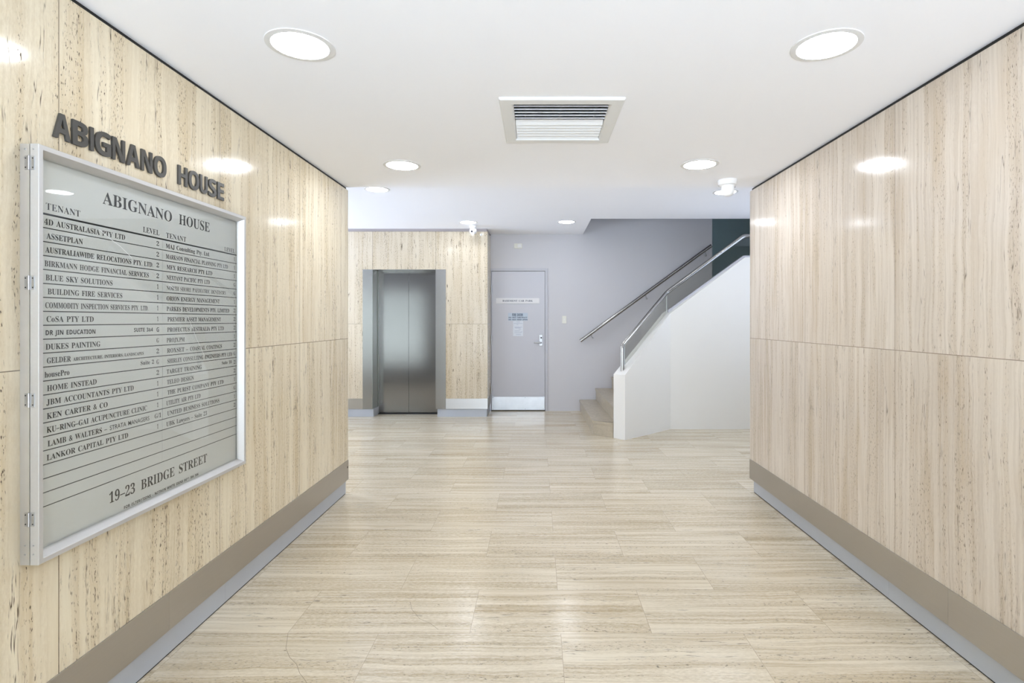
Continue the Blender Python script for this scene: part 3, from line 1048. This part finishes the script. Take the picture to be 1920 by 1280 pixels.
hd = MB().box(XP - .002, XP, PY0, PY1, ZT + .003, BZ1 - .012).build('header_panel', M['panel'], bd)
q = MB()
q.text('ABIGNANO', 'serif', yp(192.4), yp(322.5), 1.7015, .0395, TX, 'L')
q.text('HOUSE', 'serif', yp(335.7), yp(393.2), 1.7015, .0395, TX, 'L')
q.text('TENANT', 'serif', yp(86), yp(150.7), 1.6405, .0195, TX, 'L', offset=-.008)
q.text('LEVEL', 'serif', yp(268.3), yp(298.8), 1.638, .0195, TX, 'L', offset=-.006)
q.text('TENANT', 'serif', yp(311.6), yp(349), 1.636, .0195, TX, 'L', offset=-.004)
q.text('LEVEL', 'serif', yp(421), yp(440), 1.6345, .0185, TX, 'L', offset=-.004)
q.build('lettering', M['ink'], hd)
fo = MB().box(XP - .002, XP, PY0, PY1, BZ0 + .012, ZBm - .0015).build('footer_panel', M['panel'], bd)
q = MB()
q.text('19\u201323', 'serif', yp(205), yp(253), .711, .035, TX, 'L')
q.text('BRIDGE', 'serif', yp(264.4), yp(327.3), .711, .035, TX, 'L')
q.text('STREET', 'serif', yp(335.6), yp(388), .711, .035, TX, 'L')
q.text('FOR ALTERATIONS \u2013 NATHAN WHITE SIGNS 0411 384 306', 'bold', yp(232.5), yp(372), .670, .0098, TX, 'L', offset=.01)
q.build('lettering', M['ink'], fo)

LEFT = [
    [('4D AUSTRALASIA PTY LTD', 83, 234.6)], [('ASSETPLAN', 87.2, 155.4)], [('AUSTRALIAWIDE RELOCATIONS PTY. LTD.', 85, 286.8)],
    [('BIRKMANN HODGE FINANCIAL SERVICES', 83.5, 279)], [('BLUE SKY SOLUTIONS', 85.6, 211)], [('BUILDING FIRE SERVICES', 89.3, 229.4)],
    [('COMMODITY INSPECTION SERVICES PTY. LTD.', 85, 278)], [('CoSA PTY LTD', 87.2, 175.7)],
    [('DR JIN EDUCATION', 85.6, 178.9, 'bold', .0138, .002), ('SUITE 3&4', 251.3, 286.8, 'bold', .0135, .004)],
    [('DUKES PAINTING', 85.6, 188.2)],
    [('GELDER', 87.9, 133), ('ARCHITECTURE, INTERIORS, LANDSCAPES', 137.2, 269.5, 'serif', .0105, .001)],
    [('housePro', 83.7, 130.2), ('Suite 2', 263.7, 288.7, 'serif', .0140, .005)],
    [('HOME INSTEAD', 88.2, 181.2)], [('JBM ACCOUNTANTS PTY LTD', 87.2, 250.7)], [('KEN CARTER & CO', 87.9, 201.8)],
    [('KU\u2013RING\u2013GAI ACUPUNCTURE CLINIC', 87.7, 275.5)],
    [('LAMB & WALTERS \u2013', 89.5, 200.7), ('STRATA MANAGERS', 206, 280, 'plain', .0150, .001)],
    [('LANKOR CAPITAL PTY LTD', 87.5, 240.3)], [], [], []]
LL = ['2', '2', '2', '2', '1', '1', '1', '1', 'G', 'G', '2', 'G', '2', '1', '1', '1', 'G/1', '1', '', '', '']
RIGHT = [
    [('MAJ Consulting Pty. Ltd.', 311, 393.3)], [('MARKSON FINANCIAL PLANNING PTY LTD', 311, 427.2)], [('MFX RESEARCH PTY LTD', 312.6, 398)],
    [('NEXTANT PACIFIC PTY LTD', 312.6, 393.3)], [('NORTH SHORE PAEDIATRIC DENTISTRY', 312.6, 423.8)], [('ORION ENERGY MANAGEMENT', 312.6, 411.6)],
    [('PARKES DEVELOPMENTS PTY. LIMITED', 312.6, 430)], [('PREMIER ASSET MANAGEMENT', 314.2, 414)], [('PROFECTUS AUSTRALIA PTY LTD', 313.6, 419.9)],
    [('PROJX.PM', 312.6, 346)], [('ROXSET \u2013', 313.3, 352.7), ('COASTAL COATINGS', 356.4, 416)],
    [('SHIRLEY CONSULTING ENGINEERS PTY LTD', 313.9, 435)],
    [('TARGET TRAINING', 312.6, 378.2), ('Suite 18', 416, 434.2, 'serif', .0140, .006)],
    [('TELEO DESIGN', 313.3, 363.3)], [('THE PURIST COMPANY PTY LTD', 314, 419.2)], [('UTILITY AIR PTY LTD', 311.9, 376.1)],
    [('UNITED BUSINESS SOLUTIONS', 313.7, 411.2)], [('UBK Lawyers \u2013 Suite 23', 312, 388)], [], [], []]
RL = ['1', '1', '1', 'G', 'G', '1', '2', '2', '2', '1', '2', 'G', '2', '2', '1', 'G', '1', '2', '', '', '']
for r in range(NR):
    z1 = ZT - RH * r
    z0 = z1 - RH
    for items, lev, ya, yb_, xc, hw in ((LEFT[r], LL[r], PY0, YDIV, 295.8, 2.3), (RIGHT[r], RL[r], YDIV, PY1, 439.6, 1.7)):
        gap = .0012 if ya == PY0 else .0
        wide = .0026 if (r in (12, 15, 16) and ya != PY0) else .0007
        s_ = MB().box(XP - .002, XP, ya + (wide if ya != PY0 else 0), yb_ - (.0003 if ya == PY0 else 0), z0 + .0016, z1 - (.003 if r == 0 else .0014)).build('tenant_strip', M['panel'], bd)
        q = MB()
        for it in items:
            s, xa, xb = it[:3]
            stl = it[3] if len(it) > 3 else 'serif'
            cap = it[4] if len(it) > 4 else .0165
            up = it[5] if len(it) > 5 else 0
            off = .003 if stl == 'serif' else (.006 if stl == 'bold' else .003)
            if s.startswith('NORTH SHORE'):
                off = -.011
            q.text(s, stl, yp(xa), yp(xb), z0 + .0098 + up, cap, TX, 'L', offset=off)
        if lev:
            a, b_ = xc - hw, xc + hw
            if lev == 'G/1':
                a, b_ = 290, 302
            elif lev == '1':
                a, b_ = xc - hw * .55, xc + hw * .55
            q.text(lev, 'bold' if (lev == 'G' and r == 8 and ya == PY0) else 'serif', yp(a), yp(b_), z0 + .0115, .0165, TX, 'L')
        if q.v:
            q.build('lettering', M['ink'], s_)

MB().box(XL + .0265, XL + .0305, BY0 + .018, BY1 - .018, BZ0 + .018, BZ1 - .018).build('glass_pane', M['glass_board'], bd)
XG = XL + .0307
q = MB()
for pts in ([(186, 430), (206, 447), (226, 462), (248, 484)], [(316, 533), (329, 543)], [(352, 592), (361, 615), (369, 636), (376, 650), (384, 668)]):
    P = [(yof(x, XG), EYE - (y - CY) * yof(x, XG) / F) for x, y in pts]
    for i in range(len(P) - 1):
        d = Vector((P[i + 1][0] - P[i][0], P[i + 1][1] - P[i][1])).normalized() * .0009
        q.add([(XG, P[i][0] - d.y, P[i][1] + d.x), (XG, P[i][0] + d.y, P[i][1] - d.x),
               (XG, P[i + 1][0] + d.y, P[i + 1][1] - d.x), (XG, P[i + 1][0] - d.y, P[i + 1][1] + d.x)], [(0, 1, 2, 3)])
ck = q.build('crack', M['crack'], bd)
ck['label'] = 'fine pale crack in the board glass'
bpy.context.view_layer.update()
